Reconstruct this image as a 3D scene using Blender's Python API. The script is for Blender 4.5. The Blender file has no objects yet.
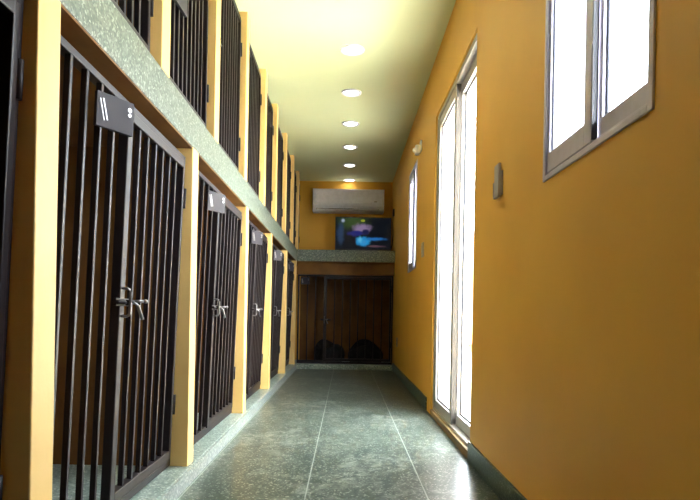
import bpy, bmesh, math, random
from mathutils import Vector, Matrix
random.seed(7)
S = bpy.context.scene
COL = S.collection
PI = math.pi

# ------------------------------------------------------------------ helpers
class MB:
    """collects shapes into one bmesh, then links it as one mesh object"""
    def __init__(self):
        self.bm = bmesh.new()
    def box(self, x0, x1, y0, y1, z0, z1, bev=0.0, seg=2, mat=0, M=None):
        t = bmesh.new()
        vs = [t.verts.new((x, y, z)) for x in (x0, x1) for y in (y0, y1) for z in (z0, z1)]
        for f in ((0,1,3,2),(4,6,7,5),(0,4,5,1),(2,3,7,6),(0,2,6,4),(1,5,7,3)):
            t.faces.new([vs[i] for i in f])
        if bev > 0:
            bmesh.ops.bevel(t, geom=list(t.edges), offset=bev, segments=seg, profile=.5, affect='EDGES')
        bmesh.ops.recalc_face_normals(t, faces=list(t.faces))
        self._add(t, mat, M); return self
    def cyl(self, p0, p1, r0, r1=None, n=16, mat=0, smooth=True):
        r1 = r0 if r1 is None else r1
        p0, p1 = Vector(p0), Vector(p1); d = p1 - p0
        t = bmesh.new()
        bmesh.ops.create_cone(t, cap_ends=True, segments=n, radius1=r0, radius2=r1, depth=d.length)
        M = Matrix.Translation((p0 + p1) / 2) @ d.to_track_quat('Z', 'Y').to_matrix().to_4x4()
        for f in t.faces: f.smooth = smooth and len(f.verts) == 4
        self._add(t, mat, M); return self
    def tube(self, pts, r, n=10, mat=0):
        pts = [Vector(p) for p in pts]; t = bmesh.new(); rings = []
        up = Vector((0.123, 0.456, 0.87)).normalized()
        for i, p in enumerate(pts):
            d = (pts[min(i+1, len(pts)-1)] - pts[max(i-1, 0)]).normalized()
            a = d.cross(up).normalized(); b = d.cross(a).normalized()
            rings.append([t.verts.new(p + r*(math.cos(2*PI*k/n)*a + math.sin(2*PI*k/n)*b)) for k in range(n)])
        for i in range(len(rings)-1):
            for k in range(n):
                f = t.faces.new([rings[i][k], rings[i][(k+1) % n], rings[i+1][(k+1) % n], rings[i+1][k]]); f.smooth = True
        t.faces.new(rings[0]); t.faces.new(rings[-1])
        bmesh.ops.recalc_face_normals(t, faces=list(t.faces))
        self._add(t, mat, None); return self
    def lathe(self, prof, n=32, c=(0,0,0), mat=0, axis='Z'):
        t = bmesh.new(); rings = []
        for (r, z) in prof:
            rings.append([t.verts.new((r*math.cos(2*PI*k/n), r*math.sin(2*PI*k/n), z)) for k in range(n)])
        for i in range(len(rings)-1):
            for k in range(n):
                f = t.faces.new([rings[i][k], rings[i][(k+1) % n], rings[i+1][(k+1) % n], rings[i+1][k]]); f.smooth = True
        if prof[0][0] > 1e-5: t.faces.new(rings[0])
        if prof[-1][0] > 1e-5: t.faces.new(rings[-1])
        bmesh.ops.remove_doubles(t, verts=list(t.verts), dist=1e-6)
        bmesh.ops.recalc_face_normals(t, faces=list(t.faces))
        M = Matrix.Translation(c)
        if axis == 'X': M = M @ Matrix.Rotation(-PI/2, 4, 'Y')
        self._add(t, mat, M); return self
    def prism(self, poly, x0, x1, mat=0, smooth=False):
        """poly in (y, z), extruded along x"""
        t = bmesh.new()
        a = [t.verts.new((x0, y, z)) for y, z in poly]; b = [t.verts.new((x1, y, z)) for y, z in poly]
        t.faces.new(a); t.faces.new(b[::-1])
        for i in range(len(poly)):
            f = t.faces.new([a[i], b[i], b[(i+1) % len(poly)], a[(i+1) % len(poly)]]); f.smooth = smooth
        bmesh.ops.recalc_face_normals(t, faces=list(t.faces))
        self._add(t, mat, None); return self
    def _add(self, t, mat, M):
        if M is not None: bmesh.ops.transform(t, matrix=M, verts=list(t.verts))
        for f in t.faces: f.material_index = mat
        me = bpy.data.meshes.new('tmp'); t.to_mesh(me); t.free()
        self.bm.from_mesh(me); bpy.data.meshes.remove(me)
    def build(self, name, mats, parent=None, loc=None):
        me = bpy.data.meshes.new(name); self.bm.to_mesh(me); self.bm.free()
        for m in (mats if isinstance(mats, (list, tuple)) else [mats]): me.materials.append(m)
        o = bpy.data.objects.new(name, me); COL.objects.link(o)
        if parent: o.parent = parent
        if loc: o.location = loc
        return o

def tag(o, label=None, cat=None, group=None, kind=None):
    if label: o['label'] = label
    if cat: o['category'] = cat
    if group: o['group'] = group
    if kind: o['kind'] = kind
    return o

def empty(name, loc=(0,0,0), rz=0.0, parent=None):
    o = bpy.data.objects.new(name, None); COL.objects.link(o)
    o.empty_display_size = .05
    o.location = loc; o.rotation_euler = (0, 0, rz)
    if parent: o.parent = parent
    return o

# ------------------------------------------------------------------ materials
def new_mat(name):
    m = bpy.data.materials.new(name); m.use_nodes = True
    nt = m.node_tree; return m, nt, nt.nodes['Principled BSDF']

def N(nt, kind, **kw):
    n = nt.nodes.new(kind)
    for k, v in kw.items():
        if k in n.inputs: n.inputs[k].default_value = v
        else: setattr(n, k, v)
    return n

def mixrgb(nt, fac, a, b):
    n = nt.nodes.new('ShaderNodeMix'); n.data_type = 'RGBA'
    if isinstance(fac, (int, float)): n.inputs[0].default_value = fac
    else: nt.links.new(fac, n.inputs[0])
    for idx, v in ((6, a), (7, b)):
        if isinstance(v, tuple): n.inputs[idx].default_value = (*v, 1)
        else: nt.links.new(v, n.inputs[idx])
    return n.outputs[2]

def ramp(nt, inp, p0, p1):
    n = nt.nodes.new('ShaderNodeMapRange'); n.interpolation_type = 'SMOOTHSTEP'
    n.inputs[1].default_value = p0; n.inputs[2].default_value = p1
    nt.links.new(inp, n.inputs[0]); return n.outputs[0]

def coord(nt):
    g = nt.nodes.new('ShaderNodeNewGeometry'); return g.outputs['Position']

def paint(name, col, col2, rough=.6, scale=3.0, bump=.15, spec=.3):
    m, nt, b = new_mat(name); P = coord(nt)
    n1 = N(nt, 'ShaderNodeTexNoise', Scale=scale, Detail=5.0); nt.links.new(P, n1.inputs['Vector'])
    nt.links.new(mixrgb(nt, ramp(nt, n1.outputs[0], .35, .7), col, col2), b.inputs['Base Color'])
    n2 = N(nt, 'ShaderNodeTexNoise', Scale=120.0, Detail=3.0); nt.links.new(P, n2.inputs['Vector'])
    bp = N(nt, 'ShaderNodeBump', Strength=bump, Distance=.002); nt.links.new(n2.outputs[0], bp.inputs['Height'])
    nt.links.new(bp.outputs[0], b.inputs['Normal'])
    b.inputs['Roughness'].default_value = rough; b.inputs['Specular IOR Level'].default_value = spec
    return m

def metal(name, col, rough=.4, metallic=0.0, spec=.5):
    m, nt, b = new_mat(name)
    n1 = N(nt, 'ShaderNodeTexNoise', Scale=25.0, Detail=4.0); nt.links.new(coord(nt), n1.inputs['Vector'])
    c2 = tuple(c*.93 for c in col)
    nt.links.new(mixrgb(nt, ramp(nt, n1.outputs[0], .4, .65), col, c2), b.inputs['Base Color'])
    b.inputs['Roughness'].default_value = rough; b.inputs['Metallic'].default_value = metallic
    b.inputs['Specular IOR Level'].default_value = spec
    return m

def granite(name, dark, mid, light, rough=.25, strips=False, vein=.3, speck=.5, spec=.5):
    m, nt, b = new_mat(name); P = coord(nt)
    n1 = N(nt, 'ShaderNodeTexNoise', Scale=70.0, Detail=6.0, Roughness=.7); nt.links.new(P, n1.inputs['Vector'])
    v1 = N(nt, 'ShaderNodeTexVoronoi', Scale=160.0); nt.links.new(P, v1.inputs['Vector'])
    c = mixrgb(nt, ramp(nt, n1.outputs[0], .4, .62), dark, mid)
    sep = nt.nodes.new('ShaderNodeSeparateColor'); nt.links.new(v1.outputs['Color'], sep.inputs[0])
    sp = ramp(nt, sep.outputs[0], 1-.55*speck, 1.0)
    c = mixrgb(nt, sp, c, light)
    # broad cloudy swirls of the polished stone
    n3 = N(nt, 'ShaderNodeTexNoise', Scale=3.0, Detail=5.0, Roughness=.6, Distortion=.8); nt.links.new(P, n3.inputs['Vector'])
    n4 = N(nt, 'ShaderNodeTexNoise', Scale=16.0, Detail=6.0, Roughness=.7, Distortion=.5); nt.links.new(P, n4.inputs['Vector'])
    vn = nt.nodes.new('ShaderNodeMath'); vn.operation = 'MULTIPLY'
    nt.links.new(ramp(nt, n3.outputs[0], .40, .66), vn.inputs[0]); nt.links.new(ramp(nt, n4.outputs[0], .42, .64), vn.inputs[1])
    v2 = nt.nodes.new('ShaderNodeMath'); v2.operation = 'MULTIPLY'; v2.inputs[1].default_value = vein; nt.links.new(vn.outputs[0], v2.inputs[0])
    c = mixrgb(nt, v2.outputs[0], c, light)
    r = rough
    if strips:
        s = nt.nodes.new('ShaderNodeSeparateXYZ'); nt.links.new(P, s.inputs[0])
        def math_(op, a, bb):
            k = nt.nodes.new('ShaderNodeMath'); k.operation = op
            for i, q in enumerate((a, bb)):
                if isinstance(q, (int, float)): k.inputs[i].default_value = q
                else: nt.links.new(q, k.inputs[i])
            return k.outputs[0]
        q = math_('ABSOLUTE', math_('SUBTRACT', math_('FRACT', math_('DIVIDE', math_('ADD', s.outputs[0], .142+.2325+.465*3), .465), 0), .5), 0)
        line = math_('LESS_THAN', q, .0026/.465)
        c = mixrgb(nt, math_('MULTIPLY', line, .75), c, (.42, .46, .42))
    nt.links.new(c, b.inputs['Base Color'])
    b.inputs['Roughness'].default_value = rough
    b.inputs['Specular IOR Level'].default_value = spec
    return m

def emit(name, col, strength):
    m, nt, b = new_mat(name)
    b.inputs['Base Color'].default_value = (*col, 1)
    b.inputs['Emission Color'].default_value = (*col, 1); b.inputs['Emission Strength'].default_value = strength
    return m

M = {}
M['ochre'] = paint('ochre_wall_paint', (.76, .42, .06), (.71, .38, .05), .55, 2.2)
M['cream'] = paint('yellow_pillar_paint', (.80, .55, .21), (.76, .51, .18), .5, 4.0)
M['inner'] = paint('cage_inner_paint', (.18, .08, .016), (.125, .052, .012), .7, 5.0)  # ochre paint darkened so the cages' shade sits in the colour
M['ceiling'] = paint('ceiling_paint', (.68, .73, .44), (.65, .70, .41), .6, 1.5, .08)
M['floor'] = granite('green_terrazzo_floor', (.026, .042, .034), (.064, .088, .070), (.36, .38, .32), .30, True, .58, .35)
M['slab'] = granite('grey_green_granite', (.06, .088, .068), (.13, .162, .13), (.30, .34, .285), .4, False, .2, .5)
M['kerb'] = granite('kerb_granite', (.13, .19, .16), (.28, .35, .31), (.60, .66, .60), .3, False, .3, .5)
M['nosing'] = granite('pale_riser_granite', (.15, .19, .175), (.27, .31, .295), (.46, .50, .48), .38, False, .3, .4)  # paler granite, stands for door light on the riser
M['skirt'] = granite('dark_skirting_granite', (.02, .04, .034), (.06, .10, .08), (.20, .26, .22), .3, False, .2, .4)
M['bar'] = metal('dark_brown_painted_steel', (.016, .011, .013), .45, 0.0, .32)
M['plate'] = metal('slate_grey_plate', (.030, .026, .036), .55, 0.0, .3)
M['steel'] = metal('worn_steel', (.30, .29, .30), .38, 1.0)
M['alu'] = metal('silver_aluminium', (.50, .48, .58), .4, .3)
M['white_frame'] = metal('white_powder_coat', (.40, .37, .33), .4)
M['seal'] = metal('grey_brown_seal', (.075, .062, .05), .7)  # dark tone for the shaded end of the door leaf
M['tan'] = paint('tan_threshold', (.30, .20, .09), (.26, .17, .075), .6, 6.0)
M['ac'] = metal('white_appliance_plastic', (.86, .88, .98), .3)
M['gasket'] = metal('dark_rubber_gasket', (.02, .022, .04), .6)
M['plastic'] = metal('white_plastic', (.84, .84, .90), .35)
M['grey_plastic'] = metal('grey_plastic', (.40, .36, .33), .45)
M['black'] = metal('black_plastic', (.012, .012, .014), .3)
M['lens'] = emit('lit_diffuser', (1.0, .98, .92), 6.0)
M['cushion'] = paint('dark_fabric', (.018, .017, .02), (.03, .028, .03), .9, 14.0, .6, .1)
M['yard'] = paint('pale_concrete', (.70, .69, .66), (.62, .61, .58), .8, 1.2)
M['peach'] = paint('peach_render', (.78, .52, .32), (.74, .48, .29), .8, 1.2)
M['pale'] = paint('pale_render', (.78, .76, .70), (.73, .71, .66), .8, 1.0)
M['orange'] = metal('orange_plastic', (.75, .22, .05), .4)
M['bench'] = metal('grey_painted_timber', (.16, .16, .17), .6)

def glass_mat():
    m = bpy.data.materials.new('clear_glass'); m.use_nodes = True; nt = m.node_tree; nt.nodes.clear()
    out = nt.nodes.new('ShaderNodeOutputMaterial')
    tr = N(nt, 'ShaderNodeBsdfTransparent'); tr.inputs[0].default_value = (.96, .98, .98, 1)
    gl = N(nt, 'ShaderNodeBsdfGlossy', Roughness=.02)
    lw = N(nt, 'ShaderNodeLayerWeight', Blend=.5)
    pw = nt.nodes.new('ShaderNodeMath'); pw.operation = 'POWER'; pw.inputs[1].default_value = 5
    nt.links.new(lw.outputs['Facing'], pw.inputs[0])
    fr = nt.nodes.new('ShaderNodeMath'); fr.operation = 'MULTIPLY_ADD'; fr.inputs[1].default_value = .5; fr.inputs[2].default_value = .03
    nt.links.new(pw.outputs[0], fr.inputs[0])
    mx = nt.nodes.new('ShaderNodeMixShader')
    nt.links.new(fr.outputs[0], mx.inputs[0]); nt.links.new(tr.outputs[0], mx.inputs[1]); nt.links.new(gl.outputs[0], mx.inputs[2])
    nt.links.new(mx.outputs[0], out.inputs[0]); return m
M['glass'] = glass_mat()

def screen_mat():
    m, nt, b = new_mat('tv_picture')
    tc = nt.nodes.new('ShaderNodeTexCoord'); mp = nt.nodes.new('ShaderNodeSeparateXYZ'); nt.links.new(tc.outputs['Object'], mp.inputs[0])
    wob = N(nt, 'ShaderNodeTexNoise', Scale=16.0, Detail=4.0); nt.links.new(tc.outputs['Object'], wob.inputs['Vector'])
    def mth(op, a, bb):
        k = nt.nodes.new('ShaderNodeMath'); k.operation = op
        for i, q in enumerate((a, bb)):
            if isinstance(q, (int, float)): k.inputs[i].default_value = q
            else: nt.links.new(q, k.inputs[i])
        return k.outputs[0]
    def blob(cx, cz, rx, rz, soft=.5, w=.9):
        dx = mth('DIVIDE', mth('SUBTRACT', mp.outputs[0], cx), rx); dz = mth('DIVIDE', mth('SUBTRACT', mp.outputs[2], cz), rz)
        d = mth('SQRT', mth('ADD', mth('MULTIPLY', dx, dx), mth('MULTIPLY', dz, dz)), 0)
        d = mth('ADD', d, mth('MULTIPLY', mth('SUBTRACT', wob.outputs[0], .5), w))
        return ramp(nt, d, 1.0, 1.0-soft)
    c = mixrgb(nt, blob(-.15, .15, .30, .14, .8), (.004, .006, .010), (.03, .06, .015))          # dark trees
    c = mixrgb(nt, blob(-.30, .0, .07, .20, .8), c, (.02, .045, .10))                              # grey-blue fall on the left
    c = mixrgb(nt, blob(-.265, .165, .035, .03, .8), c, (.35, .42, .55))
    c = mixrgb(nt, blob(-.02, .06, .16, .095, .7), c, (.24, .17, .30))                            # pale violet rock
    c = mixrgb(nt, blob(-.10, .0, .14, .045, .5), c, (.015, .02, .16))
    c = mixrgb(nt, blob(.03, .02, .06, .05, .5), c, (.01, .012, .06))
    c = mixrgb(nt, blob(.0, -.10, .13, .08, .6), c, (.02, .28, .62))                               # bright blue water
    c = mixrgb(nt, blob(.16, -.07, .20, .03, .8), c, (.015, .14, .42))
    c = mixrgb(nt, blob(-.04, -.08, .04, .07, .9), c, (.12, .50, .75))
    c = mixrgb(nt, blob(.16, -.165, .14, .018, .6), c, (.10, .05, .07))
    c = mixrgb(nt, blob(-.005, .168, .032, .022, .5, 1.6), c, (.32, .36, .02))                     # yellow-green leaves at the top
    nt.links.new(c, b.inputs['Emission Color']); b.inputs['Emission Strength'].default_value = .4
    b.inputs['Base Color'].default_value = (.004, .004, .005, 1); b.inputs['Roughness'].default_value = .3; b.inputs['Specular IOR Level'].default_value = .15
    return m
M['screen'] = screen_mat()

# ------------------------------------------------------------------ dimensions (metres, camera at x=0 y=0 looking +y)
CAMZ = .69
XL, XR = -.634, .607          # pillar face on the left, wall face on the right
XG = -.672                    # front of the gates
XB = -1.40                    # back of the cages
YN, YF = -1.6, 8.0            # rear and far wall
YS = 7.33                     # front of the far shelf / end cage
ZK, ZS0, ZS1, ZC = .062, 1.362, 1.51, 2.53
XO = XR + .15                 # outer face of the right wall
WIN = [(1.155, 1.80, 1.112, 2.08), (5.10, 5.74, 1.115, 2.075)]
DOOR = (2.79, 4.07, .035, 2.09)

# ------------------------------------------------------------------ setting
def struct(o, label, cat='structure'):
    return tag(o, label, cat, kind='structure')

o = MB().box(-1.5, XO, YN-.1, YF+.1, -.12, 0).build('floor', M['floor']); struct(o, 'dark green polished terrazzo corridor floor with two pale lines', 'floor')
o = MB().box(-1.5, XO, YN-.1, YF+.1, ZC, ZC+.12).build('ceiling', M['ceiling']); struct(o, 'pale yellow-green painted ceiling over the corridor', 'ceiling')
o = MB().box(-1.5, XO, YF, YF+.1, 0, ZC).build('wall_back', M['ochre']); struct(o, 'ochre end wall behind the television and air conditioner', 'wall')
o = MB().box(XL, XR, YF-.012, YF, ZK, ZS0-.006).build('wall_back_lining', M['inner']); struct(o, 'dark brown lining at the back of the end cage', 'wall')  # thin dark panel added to give the end cage its shade
o = MB().box(-1.5, XO, YN-.1, YN, 0, ZC).build('wall_front', M['ochre']); struct(o, 'ochre wall behind the camera end of corridor', 'wall')
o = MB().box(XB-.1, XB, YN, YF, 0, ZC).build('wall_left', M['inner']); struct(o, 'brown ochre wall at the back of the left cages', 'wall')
o = MB().box(XB, XL, YN, -.07, 0, ZC).build('wall_side', M['ochre']); struct(o, 'ochre solid wall before the first left cage', 'wall')

# right wall with openings
def wall_with_holes(name, x0, x1, y0, y1, z0, z1, holes, mat):
    ys = sorted({y0, y1, *[h[0] for h in holes], *[h[1] for h in holes]}); zs = sorted({z0, z1, *[h[2] for h in holes], *[h[3] for h in holes]})
    def solid(i, j):
        if i < 0 or j < 0 or i >= len(ys)-1 or j >= len(zs)-1: return False
        cy, cz = (ys[i]+ys[i+1])/2, (zs[j]+zs[j+1])/2
        return not any(h[0] < cy < h[1] and h[2] < cz < h[3] for h in holes)
    bm = bmesh.new()
    def q(*p): bm.faces.new([bm.verts.new(v) for v in p])
    for i in range(len(ys)-1):
        for j in range(len(zs)-1):
            if not solid(i, j): continue
            a, b_, c, d = ys[i], ys[i+1], zs[j], zs[j+1]
            q((x0,a,c),(x0,a,d),(x0,b_,d),(x0,b_,c)); q((x1,a,c),(x1,b_,c),(x1,b_,d),(x1,a,d))
            if not solid(i-1, j): q((x0,a,c),(x1,a,c),(x1,a,d),(x0,a,d))
            if not solid(i+1, j): q((x0,b_,c),(x0,b_,d),(x1,b_,d),(x1,b_,c))
            if not solid(i, j-1): q((x0,a,c),(x0,b_,c),(x1,b_,c),(x1,a,c))
            if not solid(i, j+1): q((x0,a,d),(x1,a,d),(x1,b_,d),(x0,b_,d))
    bmesh.ops.remove_doubles(bm, verts=list(bm.verts), dist=1e-5)
    bmesh.ops.recalc_face_normals(bm, faces=list(bm.faces))
    me = bpy.data.meshes.new(name); bm.to_mesh(me); bm.free(); me.materials.append(mat)
    ob = bpy.data.objects.new(name, me); COL.objects.link(ob); return ob
o = wall_with_holes('wall_right', XR, XO, YN, YF, 0, ZC, [DOOR]+WIN, M['ochre']); struct(o, 'ochre right wall with the windows and glazed door', 'wall')

# skirting on the right, interrupted by the door
o = MB().box(XR-.011, XR, YN, DOOR[0], 0, .095, .002).build('baseboard_right', M['skirt']); struct(o, 'dark green stone skirting on the right wall, before the door', 'skirting')
o = MB().box(XR-.011, XR, DOOR[1]+.20, YS, 0, .095, .002).build('baseboard_right.001', M['skirt']); struct(o, 'dark green stone skirting on the right wall, beyond the door', 'skirting')

# slab between the tiers + shelf at the end, as one L
m = MB()
m.box(XB, XL, -.07, YF, ZS0, ZS1, .004); m.box(XL-.01, XR, YS, YF, ZS0, ZS1, .004)
o = m.build('trim_1', M['slab']); struct(o, 'grey-green granite ledge between cage tiers, turning across the far end', 'ledge')
sf = MB().box(XB, XL-.003, -.07, YF-.002, ZS0-.006, ZS0).box(XL-.003, XR-.002, YS+.003, YF-.002, ZS0-.006, ZS0).build('soffit', M['inner'], o)  # underside in the shade-darkened cage paint
sf['label'] = 'brown painted underside'
# kerb / cage floor
m = MB(); m.box(XB, XL+.012, -.07, YF, 0, ZK, .004); m.box(XL, XR, YS-.012, YF, 0, ZK, .004)
o = m.build('trim_2', M['kerb']); struct(o, 'low green granite kerb under the cages', 'kerb')

o = MB().box(XL+.010, XL+.022, -.07, YS-.012, 0, ZK-.003, .002).build('trim_3', M['nosing']); struct(o, 'pale granite riser along the front of the left kerb', 'kerb')  # door light reflected on the kerb face, put into its colour
# pillars
LOW_FAR = [.03, 1.268, 2.45, 3.72, 4.91, 6.18, 7.32]
UP_FAR = [.47, 1.25, 2.04, 2.82, 3.63, 4.45, 5.17, 5.98, 6.80, 7.53]
ORD = ['first', 'second', 'third', 'fourth', 'fifth', 'sixth', 'seventh', 'eighth', 'ninth', 'tenth', 'eleventh']
PW = .092
for i, y in enumerate(LOW_FAR):
    o = MB().box(XL-.09, XL, y-PW, y, ZK, ZS0, .003).build('pillar', M['cream'])
    lab = {0: 'yellow pillar on the kerb beside the camera, out of frame', 1: 'broad cream pillar nearest the camera at the left edge'}.get(
        i, 'yellow lower pillar on the kerb, %s from the camera' % ORD[i-1])
    struct(o, lab, 'pillar')
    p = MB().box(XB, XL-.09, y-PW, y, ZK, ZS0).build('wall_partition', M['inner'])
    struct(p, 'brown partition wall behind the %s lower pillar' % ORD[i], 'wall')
for i, y in enumerate(UP_FAR):
    o = MB().box(XL-.09, XL, y-PW, y, ZS1, ZC, .003).build('pillar', M['cream'])
    struct(o, 'yellow upper pillar on the granite ledge, %s from the camera end' % ORD[i], 'pillar')
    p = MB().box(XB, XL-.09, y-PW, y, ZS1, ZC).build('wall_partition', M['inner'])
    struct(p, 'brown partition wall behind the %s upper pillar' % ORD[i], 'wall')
# header over the end gate, ochre darkened to hold its shade
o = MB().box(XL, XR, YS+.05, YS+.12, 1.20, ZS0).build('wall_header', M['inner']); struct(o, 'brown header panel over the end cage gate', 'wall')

# ------------------------------------------------------------------ gates
# local frame: +x along the gate, -y towards the corridor, z up
BT, BW = .016, .013
_bars = {}
def bar(parent, a, z0, z1, w=BW):
    key = (round(z1-z0, 3), w)
    if key not in _bars:
        _bars[key] = MB().box(-w/2, w/2, 0, BT, 0, z1-z0, .0012, 1).build('bar', M['bar'], parent, (a, 0, z0)); return _bars[key]
    c = _bars[key].copy(); COL.objects.link(c); c.parent = parent; c.location = (a, 0, z0); return c

_latch = {}
def latch(door, a, z, keys=('pull', 'bolt', 'lever')):
    """pull handle, bolt and lever fixed on the door stile"""
    if 'pull' not in _latch:
        r = .004
        pts = [(0, .002, .042), (0, -.022, .042), (0, -.029, .039), (0, -.032, .032), (0, -.032, -.032), (0, -.029, -.039), (0, -.022, -.042), (0, .002, -.042)]
        _latch['pull'] = MB().tube(pts, r).build('pull_handle', M['steel'], door, (a, 0, z))
        m = MB().box(-.045, .075, -.008, .001, -.012, .012, .002)
        m.cyl((-.055, -.014, 0), (.088, -.014, 0), .0055).cyl((.01, -.020, 0), (.02, -.020, 0), .009)
        _latch['bolt'] = m.build('bolt', M['bar'], door, (a, 0, z))
        m = MB().tube([(.02, -.014, .004), (.022, -.036, .004), (.03, -.046, -.01), (.045, -.056, -.05)], .0052)
        m.cyl((.022, -.036, .004), (.04, -.062, .006), .005).lathe([(0, -.007), (.006, -.005), (.007, 0), (.006, .005), (0, .007)], 12, (.041, -.064, .006))
        _latch['lever'] = m.build('lever', M['steel'], door, (a, 0, z))
        return
    for k in keys:
        c = _latch[k].copy(); COL.objects.link(c); c.parent = door; c.location = (a, 0, z)

_hinge = []
def hinge(door, a, z):
    if not _hinge:
        m = MB().cyl((0, -.006, -.04), (0, -.006, .04), .007, n=12).box(-.018, .012, -.004, .001, -.035, .035)
        _hinge.append(m.build('hinge', M['bar'], door, (a, 0, z))); return
    c = _hinge[0].copy(); COL.objects.link(c); c.parent = door; c.location = (a, 0, z)

_plate = {}
def name_plate(gate, a, z, ang, w=.112, h=.09):
    key = (w, h)
    if key not in _plate:
        p = MB().box(0, w, -.006, .006, -h/2, h/2, .0015).build('name_plate', M['plate'], gate)
        c = MB().box(-.0015, .0015, -.0075, -.006, -.028, .028, .0005, M=Matrix.Translation((.016, 0, 0)) @ Matrix.Rotation(-.25, 4, 'Y')).box(-.0025, .0025, -.0085, -.006, -.028, .028, .001, M=Matrix.Translation((.024, 0, .002)) @ Matrix.Rotation(-.25, 4, 'Y')).build('clip', M['steel'], p)
        c['label'] = 'bright steel clip'
        s = MB().cyl((w-.014, -.0085, .022), (w-.014, -.006, .022), .006, n=12).cyl((w-.014, -.0085, .008), (w-.014, -.006, .008), .005, n=12).build('rivet', M['steel'], p)
        _plate[key] = (p, c, s)
    else:
        p0, c0, s0 = _plate[key]
        p = p0.copy(); COL.objects.link(p); p.parent = gate
        for q in (c0, s0):
            d = q.copy(); COL.objects.link(d); d.parent = p
    p.location = (a, -.010, z); p.rotation_euler = (0, 0, ang)

def fill(parent, a0, a1, z0, z1, pitch, w=BW):
    n = max(1, round((a1-a0)/pitch))
    for k in range(1, n): bar(parent, a0+(a1-a0)*k/n, z0, z1, w)

def lower_gate(loc, rz, L, H, label, post=.425, pitch=.087, plate=True, hz=.65, plate_a=None, plate_z=None, plate_ang=-.57, tilt=0.0):
    g = empty('cage_gate', loc, rz); g.rotation_euler.x = tilt; tag(g, label, 'gate', 'barred cage gates of the lower tier')
    pa = L*post
    m = MB()
    m.box(0, .022, 0, .03, 0, H, .002); m.box(L-.016, L, 0, .03, 0, H, .002)
    m.box(.02, L-.014, 0, .03, H-.02, H, .002); m.box(.02, L-.014, 0, .03, 0, .028, .002)
    m.box(.02, pa-.002, 0, .025, .028, .042, .002)
    m.build('gate_frame', M['bar'], g)
    fill(g, .022, pa-.002, .03, H-.02, pitch)
    d0, d1 = pa, L-.020
    m = MB()
    m.box(d0, d0+.038, -.006, .024, .034, H-.023, .003); m.box(d1-.022, d1, -.006, .024, .034, H-.023, .003)
    m.box(d0+.036, d1-.02, -.006, .024, H-.052, H-.023, .003); m.box(d0+.036, d1-.02, -.006, .024, .034, .068, .003)
    d = m.build('door', M['bar'], g)
    fill(d, d0+.038, d1-.022, .066, H-.05, pitch*.92)
    latch(d, d0+.012, hz)
    hinge(d, d1+.006, .25); hinge(d, d1+.006, H-.17)
    if plate: name_plate(g, plate_a if plate_a is not None else L*.205, plate_z if plate_z is not None else H-.105, plate_ang)
    return g

names = ['dark barred cage gate at the left edge, before the nearest pillar',
         'dark barred cage gate between the two nearest lower pillars, its plate and latch seen large',
         'dark barred lower cage gate behind the second lower pillar from the camera',
         'dark barred lower cage gate between third and fourth lower pillars',
         'dark barred lower cage gate between fourth and fifth lower pillars',
         'dark barred lower cage gate nearest the far end of the left row']
for i in range(6):
    y0, y1 = LOW_FAR[i]+.003, LOW_FAR[i+1]-PW-.003
    lower_gate((-.703, y0, ZK+.005), PI/2, y1-y0, ZS0-ZK-.048, names[i], tilt=.033)   # the gates lean slightly outwards at the top

g = lower_gate((XL+.012, YS+.06, ZK+.004), 0, XR-XL-.024, 1.20-ZK-.008, 'dark barred gate across the far end of the corridor, under the television shelf',
           post=.275, pitch=.116, hz=.56, plate_a=.04, plate_z=1.05, plate_ang=-.1)
del g['group']

def upper_gate(y0, y1, label, plate=False):
    L, H = y1-y0, ZC-ZS1-.045
    g = empty('cage_gate', (XG, y0, ZS1+.004), PI/2); tag(g, label, 'gate', 'barred cage gates of the upper tier')
    m = MB()
    m.box(0, .016, 0, .03, 0, H, .002); m.box(L-.016, L, 0, .03, 0, H, .002)
    m.box(.014, L-.014, 0, .03, H-.02, H, .002); m.box(.014, L-.014, 0, .03, 0, .02, .002)
    m.build('gate_frame', M['bar'], g)
    a0, a1 = .020, L-.020
    m = MB()
    m.box(a0, a0+.024, -.006, .024, .023, H-.023, .003); m.box(a1-.02, a1, -.006, .024, .023, H-.023, .003)
    m.box(a0+.02, a1-.018, -.006, .024, H-.048, H-.023, .003); m.box(a0+.02, a1-.018, -.006, .024, .023, .05, .003)
    d = m.build('door', M['bar'], g)
    fill(d, a0+.024, a1-.02, .048, H-.046, .062, .015)
    latch(d, a0+.014, .53, ('bolt',))
    hinge(d, a1+.006, .2); hinge(d, a1+.006, H-.2)
    if plate: name_plate(g, .11, .40, -.05, .14, .12)
ups = [(UP_FAR[i]+.003, UP_FAR[i+1]-PW-.003) for i in range(len(UP_FAR)-1)] + [(UP_FAR[-1]+.003, YF-.003)]
for i, (a, b_) in enumerate(ups):
    if i == 2: lab = 'dark barred upper cage gate with a plate on its bars, near top left'
    elif i == len(ups)-1: lab = 'short dark barred upper cage gate against the far end wall'
    else: lab = 'dark barred upper cage gate just beyond the %s upper pillar from the camera end' % ORD[i]
    upper_gate(a, b_, lab, i == 2)

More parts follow.
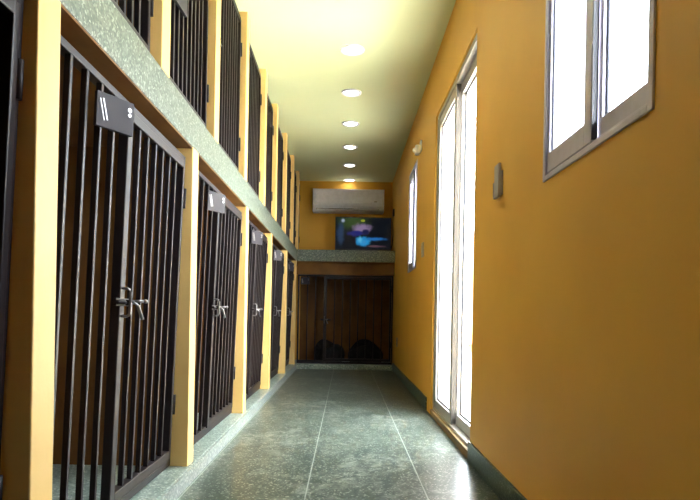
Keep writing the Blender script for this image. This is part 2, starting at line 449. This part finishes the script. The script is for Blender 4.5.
# ------------------------------------------------------------------ windows and door
def sash(parent, y0, y1, z0, z1, xa, xb, st, mat, name='sash', rail=None, st1=None, gd=.010, gk=.009):
    """one glazed leaf: frame from xa (room side) to xb, pane near xb"""
    rail = rail or st; st1 = st1 or st
    m = MB()
    m.box(xa, xb, y0, y0+st, z0, z1, .002).box(xa, xb, y1-st1, y1, z0, z1, .002)
    m.box(xa, xb, y0+st-.002, y1-st1+.002, z0, z0+rail, .002).box(xa, xb, y0+st-.002, y1-st1+.002, z1-rail, z1, .002)
    s = m.build(name, mat, parent)
    gx = xb-gd
    g = MB()
    g.box(gx-.004, gx, y0+st, y0+st+gk, z0+rail, z1-rail).box(gx-.004, gx, y1-st1-gk, y1-st1, z0+rail, z1-rail)
    g.box(gx-.004, gx, y0+st, y1-st1, z0+rail, z0+rail+gk).box(gx-.004, gx, y0+st, y1-st1, z1-rail-gk, z1-rail)
    g.build('gasket', M['gasket'], s)
    MB().box(gx, gx+.004, y0+st-.002, y1-st1+.002, z0+rail-.002, z1-rail+.002).build('pane', M['glass'], s)
    return s

def window(name, W, label):
    y0, y1, z0, z1 = W
    w = empty(name, (0, 0, 0)); struct(w, label, 'window')
    fx0, fx1, f = XR-.005, XO-.004, .022
    m = MB()
    m.box(fx0, fx1, y0, y0+f, z0, z1, .002).box(fx0, fx1, y1-f, y1, z0, z1, .002)
    m.box(fx0, fx1, y0+f, y1-f, z1-f, z1, .002)
    m.box(fx0+.009, fx1, y0+f, y1-f, z0, z0+f+.004, .002).box(fx0, fx0+.011, y0+f, y1-f, z0, z0+.016, .002)
    m.box(fx0+.040, fx0+.044, y0+f, y1-f, z0+f, z0+f+.012)
    m.build('window_frame', M['alu'], w)
    ym = (y0+y1)/2
    s = sash(w, ym-.016, y1-f-.001, z0+.024, z1-f-.001, XR+.001, XR+.018, .045, M['alu'], 'sash', .058, .016, .006, .006)
    MB().box(XR+.002, XR+.017, ym-.019, ym-.0165, z0+.03, z1-f-.006).build('brush_seal', M['black'], s)  # black strip added for the shaded gap between the leaves
    s = sash(w, y0+f+.001, ym-.009, z0+.024, z1-f-.001, XR+.020, XR+.040, .016, M['alu'], 'sash', .058, .026, .006, .006)
    MB().box(XR-.009, XR+.001, ym+.004, ym+.016, (z0+z1)/2-.035, (z0+z1)/2+.035, .003).build('latch', M['plastic'], w)
window('window_1', WIN[0], 'large aluminium sliding window at the upper right of the frame')
window('window_2', WIN[1], 'narrow-looking aluminium sliding window on the far right wall beyond the door')

y0, y1, z0, z1 = DOOR
d = empty('door_1', (0, 0, 0)); struct(d, 'white aluminium glazed sliding door in the right wall', 'door')
fx0, fx1, f = XR+.012, XO-.004, .030
m = MB()
m.box(fx0, fx1, y0, y0+f, z0, z1, .002).box(fx0, fx1, y1-f, y1, z0, z1, .002)
m.box(fx0, fx1, y0+f, y1-f, z1-f, z1, .002).box(fx0, fx1, y0+f, y1-f, z0, z0+.022, .002)
m.build('door_frame', M['white_frame'], d)
MB().box(XR-.006, fx0+.004, y0+.002, y1-.002, 0.0, z0+.006, .002).build('threshold', M['tan'], d)['label'] = 'tan threshold strip'
ym = (y0+y1)/2
s = sash(d, ym-.03, y1-f-.001, z0+.023, z1-f-.001, XR+.018, XR+.046, .050, M['white_frame'], 'sliding_panel', .06)
MB().box(XR+.019, XR+.046, ym-.034, ym-.0305, z0+.03, z1-f-.006).build('brush_seal', M['seal'], s)  # strip over the leaf end, its shade given as dark colour
MB().box(XR+.008, XR+.018, ym-.018, ym+.006, .95, 1.13, .003).build('door_handle', M['plastic'], s)
s = sash(d, y0+f+.001, ym+.01, z0+.023, z1-f-.001, XR+.050, XR+.085, .050, M['white_frame'], 'sliding_panel', .06)

# ------------------------------------------------------------------ ceiling downlights
LY = [4.02+.775*k for k in range(6)] + [3.245, 2.47, 1.695]
labs = ['recessed ceiling downlight nearest the camera in view'] + ['recessed ceiling downlight, %s from the camera in view' % ORD[k] for k in range(1, 5)] + \
       ['recessed ceiling downlight just in front of the air conditioner'] + ['recessed ceiling downlight above the frame, %s before the visible row' % ORD[k] for k in range(3)]
first = None
for k, y in enumerate(LY):
    t = empty('ceiling_downlight', (.012, y, ZC)); tag(t, labs[k], 'ceiling light', 'recessed downlights along the ceiling')
    if first is None:
        a = MB().lathe([(.058, .0), (.085, 0), (.085, -.004), (.080, -.009), (.066, -.010), (.060, -.005), (.058, 0)], 40).build('trim_ring', M['plastic'], t)
        c = MB().lathe([(0, -.0005), (.059, -.0005), (.059, -.004), (0, -.006)], 40).build('diffuser', M['lens'], t)
        first = (a, c)
    else:
        for q in first:
            e = q.copy(); COL.objects.link(e); e.parent = t
    L = bpy.data.lights.new('downlight_glow', 'SPOT'); L.energy = (.5, .5, .3, .3, 1.6, .1, 4, 5.5, 7)[k]; L.color = (.95, .97, 1.0); L.spot_size = 2.3; L.spot_blend = 1.0; L.shadow_soft_size = .05  # unseen near lamps run far stronger, as fill for the right wall
    lo = bpy.data.objects.new('downlight_glow', L); COL.objects.link(lo); lo.parent = t; lo.location = (0, 0, -.02)

# ------------------------------------------------------------------ air conditioner
ac = empty('air_conditioner', (.005, YF, 2.085)); tag(ac, 'white split air conditioner mounted on the far end wall', 'air conditioner')
W = .475
prof = [(0, 0), (0, .305), (-.17, .305), (-.195, .295), (-.205, .27), (-.205, .10), (-.196, .075), (-.15, .03), (-.11, .004)]
MB().prism(prof, -W, W).build('body', M['ac'], ac)
MB().box(-W-.006, -W, -.200, 0, .0, .302, .003).box(W, W+.006, -.200, 0, .0, .302, .003).build('end_cap', M['ac'], ac)
MB().box(-W+.03, W-.03, -.212, -.203, .105, .285, .004).build('front_panel', M['ac'], ac)
MB().box(-W+.04, W-.06, -.012, .006, 0, .052, .001, M=Matrix.Translation((0, -.160, .030)) @ Matrix.Rotation(-.83, 4, 'X')).build('air_outlet', M['black'], ac)['label'] = 'black air outlet slot'
MB().box(-W+.045, W-.065, -.003, .003, 0, .03, .001, M=Matrix.Translation((0, -.180, .026)) @ Matrix.Rotation(-1.15, 4, 'X')).build('louver', M['ac'], ac)
MB().box(W-.13, W-.09, -.2145, -.2115, .125, .137, .001).build('display', M['grey_plastic'], ac)

# ------------------------------------------------------------------ television
tv = empty('television', (.207, 7.60, ZS1)); tag(tv, 'flat television showing blue water, standing on the end ledge', 'television')
tw, th, tb = .367, .435, .03
m = MB(); m.box(-tw, tw, 0, .03, tb, tb+th, .004); m.box(-.22, .22, .03, .065, tb+.05, tb+.30, .01)
m.build('body', M['black'], tv)
m = MB(); bz = .012
m.box(-tw, tw, -.006, .001, tb+th-bz, tb+th, .001).box(-tw, tw, -.006, .001, tb, tb+bz+.006, .001)
m.box(-tw, -tw+bz, -.006, .001, tb, tb+th, .001).box(tw-bz, tw, -.006, .001, tb, tb+th, .001)
m.build('bezel', M['black'], tv)
MB().box(-tw+bz, tw-bz, -.002, .0, -th/2+bz, th/2-bz).build('screen', M['screen'], tv, (0, -.001, tb+th/2+.003))
for sx in (-.24, .24):
    MB().box(sx-.012, sx+.012, -.07, .11, 0, .010, .003).box(sx-.010, sx+.010, .004, .026, .008, tb+.004, .002).build('foot', M['black'], tv)

# wall sockets and cable next to the television
so = empty('wall_socket', (XR, 7.55, 2.03)); tag(so, 'small black socket high on right wall beside the television', 'socket')
MB().box(-.022, 0, -.035, .035, -.045, .045, .003).build('plate', M['black'], so)
cb = MB().tube([(XR-.018, 7.55, 1.99), (XR-.02, 7.56, 1.90), (XR-.012, 7.585, 1.75), (XR-.018, 7.64, 1.62), (XR-.04, 7.70, 1.53), (XR-.12, 7.74, 1.517)], .0045).build('power_cable', M['black'])
tag(cb, 'thin black power cable hanging down the wall beside the television', 'cable')

# ------------------------------------------------------------------ things on the right wall
def switch(y, z, w, h, label, mat, name='light_switch'):
    s = empty(name, (XR, y, z)); tag(s, label, 'switch')
    MB().box(-.012, 0, -w/2, w/2, -h/2, h/2, .003).build('plate', mat, s)
    MB().box(-.016, -.011, -w*.22, w*.22, -h*.28, h*.28, .002).build('rocker', M['plastic'] if mat is M['plastic'] else mat, s)
s = empty('wall_control', (XR, 2.315, 1.235)); tag(s, 'small tall grey control unit on the ochre wall between large window and door', 'wall control')
MB().box(-.006, 0, -.040, .040, -.060, .035, .002).box(-.020, -.006, -.040, -.034, -.060, .0, .001).box(-.020, -.006, .034, .040, -.060, .0, .001).box(-.020, -.006, -.036, .036, -.066, -.058, .001).build('holder', M['grey_plastic'], s)
MB().box(-.018, -.006, -.033, .033, -.056, .066, .004).build('control', M['grey_plastic'], s)
switch(4.62, 1.22, .07, .115, 'light switch on right wall between the door and far window', M['grey_plastic'])
s = empty('wall_outlet', (XR, 6.80, .38)); tag(s, 'small low wall outlet on the right wall near the far end', 'outlet')
MB().box(-.010, 0, -.035, .035, -.055, .055, .003).build('plate', M['grey_plastic'], s)
for dz in (-.022, .022): MB().box(-.0115, -.0095, -.012, .012, dz-.012, dz+.012, .001).build('socket', M['black'], s)
s = empty('wall_sensor', (XR, 4.86, 2.10)); tag(s, 'small white fixture high on the wall between door and far window', 'sensor')
MB().box(-.012, 0, -.032, .032, -.03, .06, .003).build('bracket', M['plastic'], s)
MB().box(-.055, -.012, -.036, .036, -.055, .020, .010).build('body', M['plastic'], s)
MB().lathe([(0, .022), (.012, .019), (.020, .010), (.022, 0)], 20, (-.053, 0, -.018), axis='X').build('lens', M['plastic'], s)

# ------------------------------------------------------------------ dark beds inside the end cage
def pet_bed(x, y, sx, label, seed):
    t = empty('pet_bed', (x, y, ZK)); tag(t, label, 'pet bed')
    R = random.Random(seed)
    bm = bmesh.new(); n, k = 40, 12
    ph = [R.random()*6 for _ in range(3)]
    rings = []
    for i in range(n):
        a = 2*PI*i/n; rr = .045+.008*math.sin(3*a+ph[0]); hh = .105+.02*math.sin(2*a+ph[1]) + .03*max(0, math.sin(a))
        cx, cy = (sx-.05)*math.cos(a), .19*math.sin(a)
        ring = []
        for j in range(k):
            b_ = 2*PI*j/k; out = rr*math.cos(b_)
            ring.append(bm.verts.new((cx+out*math.cos(a), cy+out*math.sin(a), hh+hh*.98*math.sin(b_))))
        rings.append(ring)
    for i in range(n):
        for j in range(k):
            f = bm.faces.new([rings[i][j], rings[(i+1) % n][j], rings[(i+1) % n][(j+1) % k], rings[i][(j+1) % k]]); f.smooth = True
    bmesh.ops.recalc_face_normals(bm, faces=list(bm.faces))
    me = bpy.data.meshes.new('rim'); bm.to_mesh(me); bm.free(); me.materials.append(M['cushion'])
    r = bpy.data.objects.new('rim', me); COL.objects.link(r); r.parent = t
    MB().lathe([(0, .002), (.9, .002), (1.0, .03), (.9, .075), (.5, .09), (0, .085)], 36).build('cushion', M['cushion'], t).scale = (sx-.06, .19, 1)
pet_bed(-.22, 7.70, .21, 'dark padded pet bed behind the end gate, left of the two', 3)
pet_bed(.27, 7.72, .24, 'dark padded pet bed behind the end gate, right of the two', 5)

# ------------------------------------------------------------------ outside, seen through the door and windows
o = MB().box(XO, 9.0, -6, 18, -.14, -.02).build('ground_outside', M['yard']); struct(o, 'sunlit pale concrete yard outside the glazed door', 'ground')
o = MB().box(3.4, 3.55, -6, 14.0, -.02, 1.9).build('wall_yard', M['pale']); struct(o, 'pale boundary wall of the yard outside the door', 'wall')
o = MB().box(XO, 3.4, 14.0, 14.2, -.02, 2.6).build('wall_yard_end', M['peach']); struct(o, 'peach wall at the far end of the yard outside', 'wall')
st = empty('stool', (1.66, 8.0, -.02)); tag(st, 'small orange stool standing in the yard outside the door', 'stool')
MB().box(-.09, .09, -.09, .09, .33, .36, .008).build('seat', M['orange'], st)
for sx in (-1, 1):
    for sy in (-1, 1): MB().cyl((sx*.085, sy*.085, 0), (sx*.06, sy*.06, .335), .012, .014, 10).build('leg', M['orange'], st)
be = empty('bench', (1.40, 9.4, -.02)); tag(be, 'low grey slatted bench in the yard outside the door', 'bench')
for k in range(3): MB().box(-.14, .14, -.35+.02, .35-.02, .05+.11*k, .10+.11*k, .004).build('slat', M['bench'], be)
for sy in (-1, 1): MB().box(-.12, .12, sy*.30-.02, sy*.30+.02, 0, .27, .003).build('leg', M['bench'], be)

# ------------------------------------------------------------------ light
w = bpy.data.worlds.new('sky'); S.world = w; w.use_nodes = True; nt = w.node_tree
bg = nt.nodes['Background']; bg.inputs[0].default_value = (.86, .93, 1.0, 1); bg.inputs[1].default_value = 16.0
L = bpy.data.lights.new('sun', 'SUN'); L.energy = 50; L.angle = .02; L.color = (1, .96, .88)
so = bpy.data.objects.new('sun', L); COL.objects.link(so)
so.rotation_euler = Vector((.42, .25, -1)).to_track_quat('-Z', 'Y').to_euler()
# sky portals in the openings (guide the sampling of the sky, give no light themselves)
for (a, b_, c, e) in WIN+[DOOR]:
    P = bpy.data.lights.new('sky_portal', 'AREA'); P.shape = 'RECTANGLE'; P.size = b_-a; P.size_y = e-c; P.cycles.is_portal = True
    po = bpy.data.objects.new('sky_portal', P); COL.objects.link(po); po.location = (XO+.01, (a+b_)/2, (c+e)/2)
    po.rotation_euler = Vector((-1, 0, 0)).to_track_quat('-Z', 'Z').to_euler()

# ------------------------------------------------------------------ camera
cd = bpy.data.cameras.new('camera'); cam = bpy.data.objects.new('camera', cd); COL.objects.link(cam)
cd.sensor_width = 36; cd.sensor_fit = 'HORIZONTAL'; cd.lens = 580/700*36
cd.shift_x = 4/700; cd.shift_y = 65/700; cd.clip_start = .02
cam.matrix_world = Matrix.Translation((0, 0, CAMZ)) @ Matrix.Rotation(-.018, 4, 'Y') @ Matrix.Rotation(PI/2, 4, 'X')
S.camera = cam
S.view_settings.view_transform = 'Standard'; S.view_settings.look = 'None'; S.view_settings.gamma = 1; S.view_settings.use_curve_mapping = False
S.view_settings.exposure = 1.12
S.cycles.max_bounces = 14; S.cycles.diffuse_bounces = 8; S.cycles.transparent_max_bounces = 16
S.cycles.sample_clamp_indirect = 12
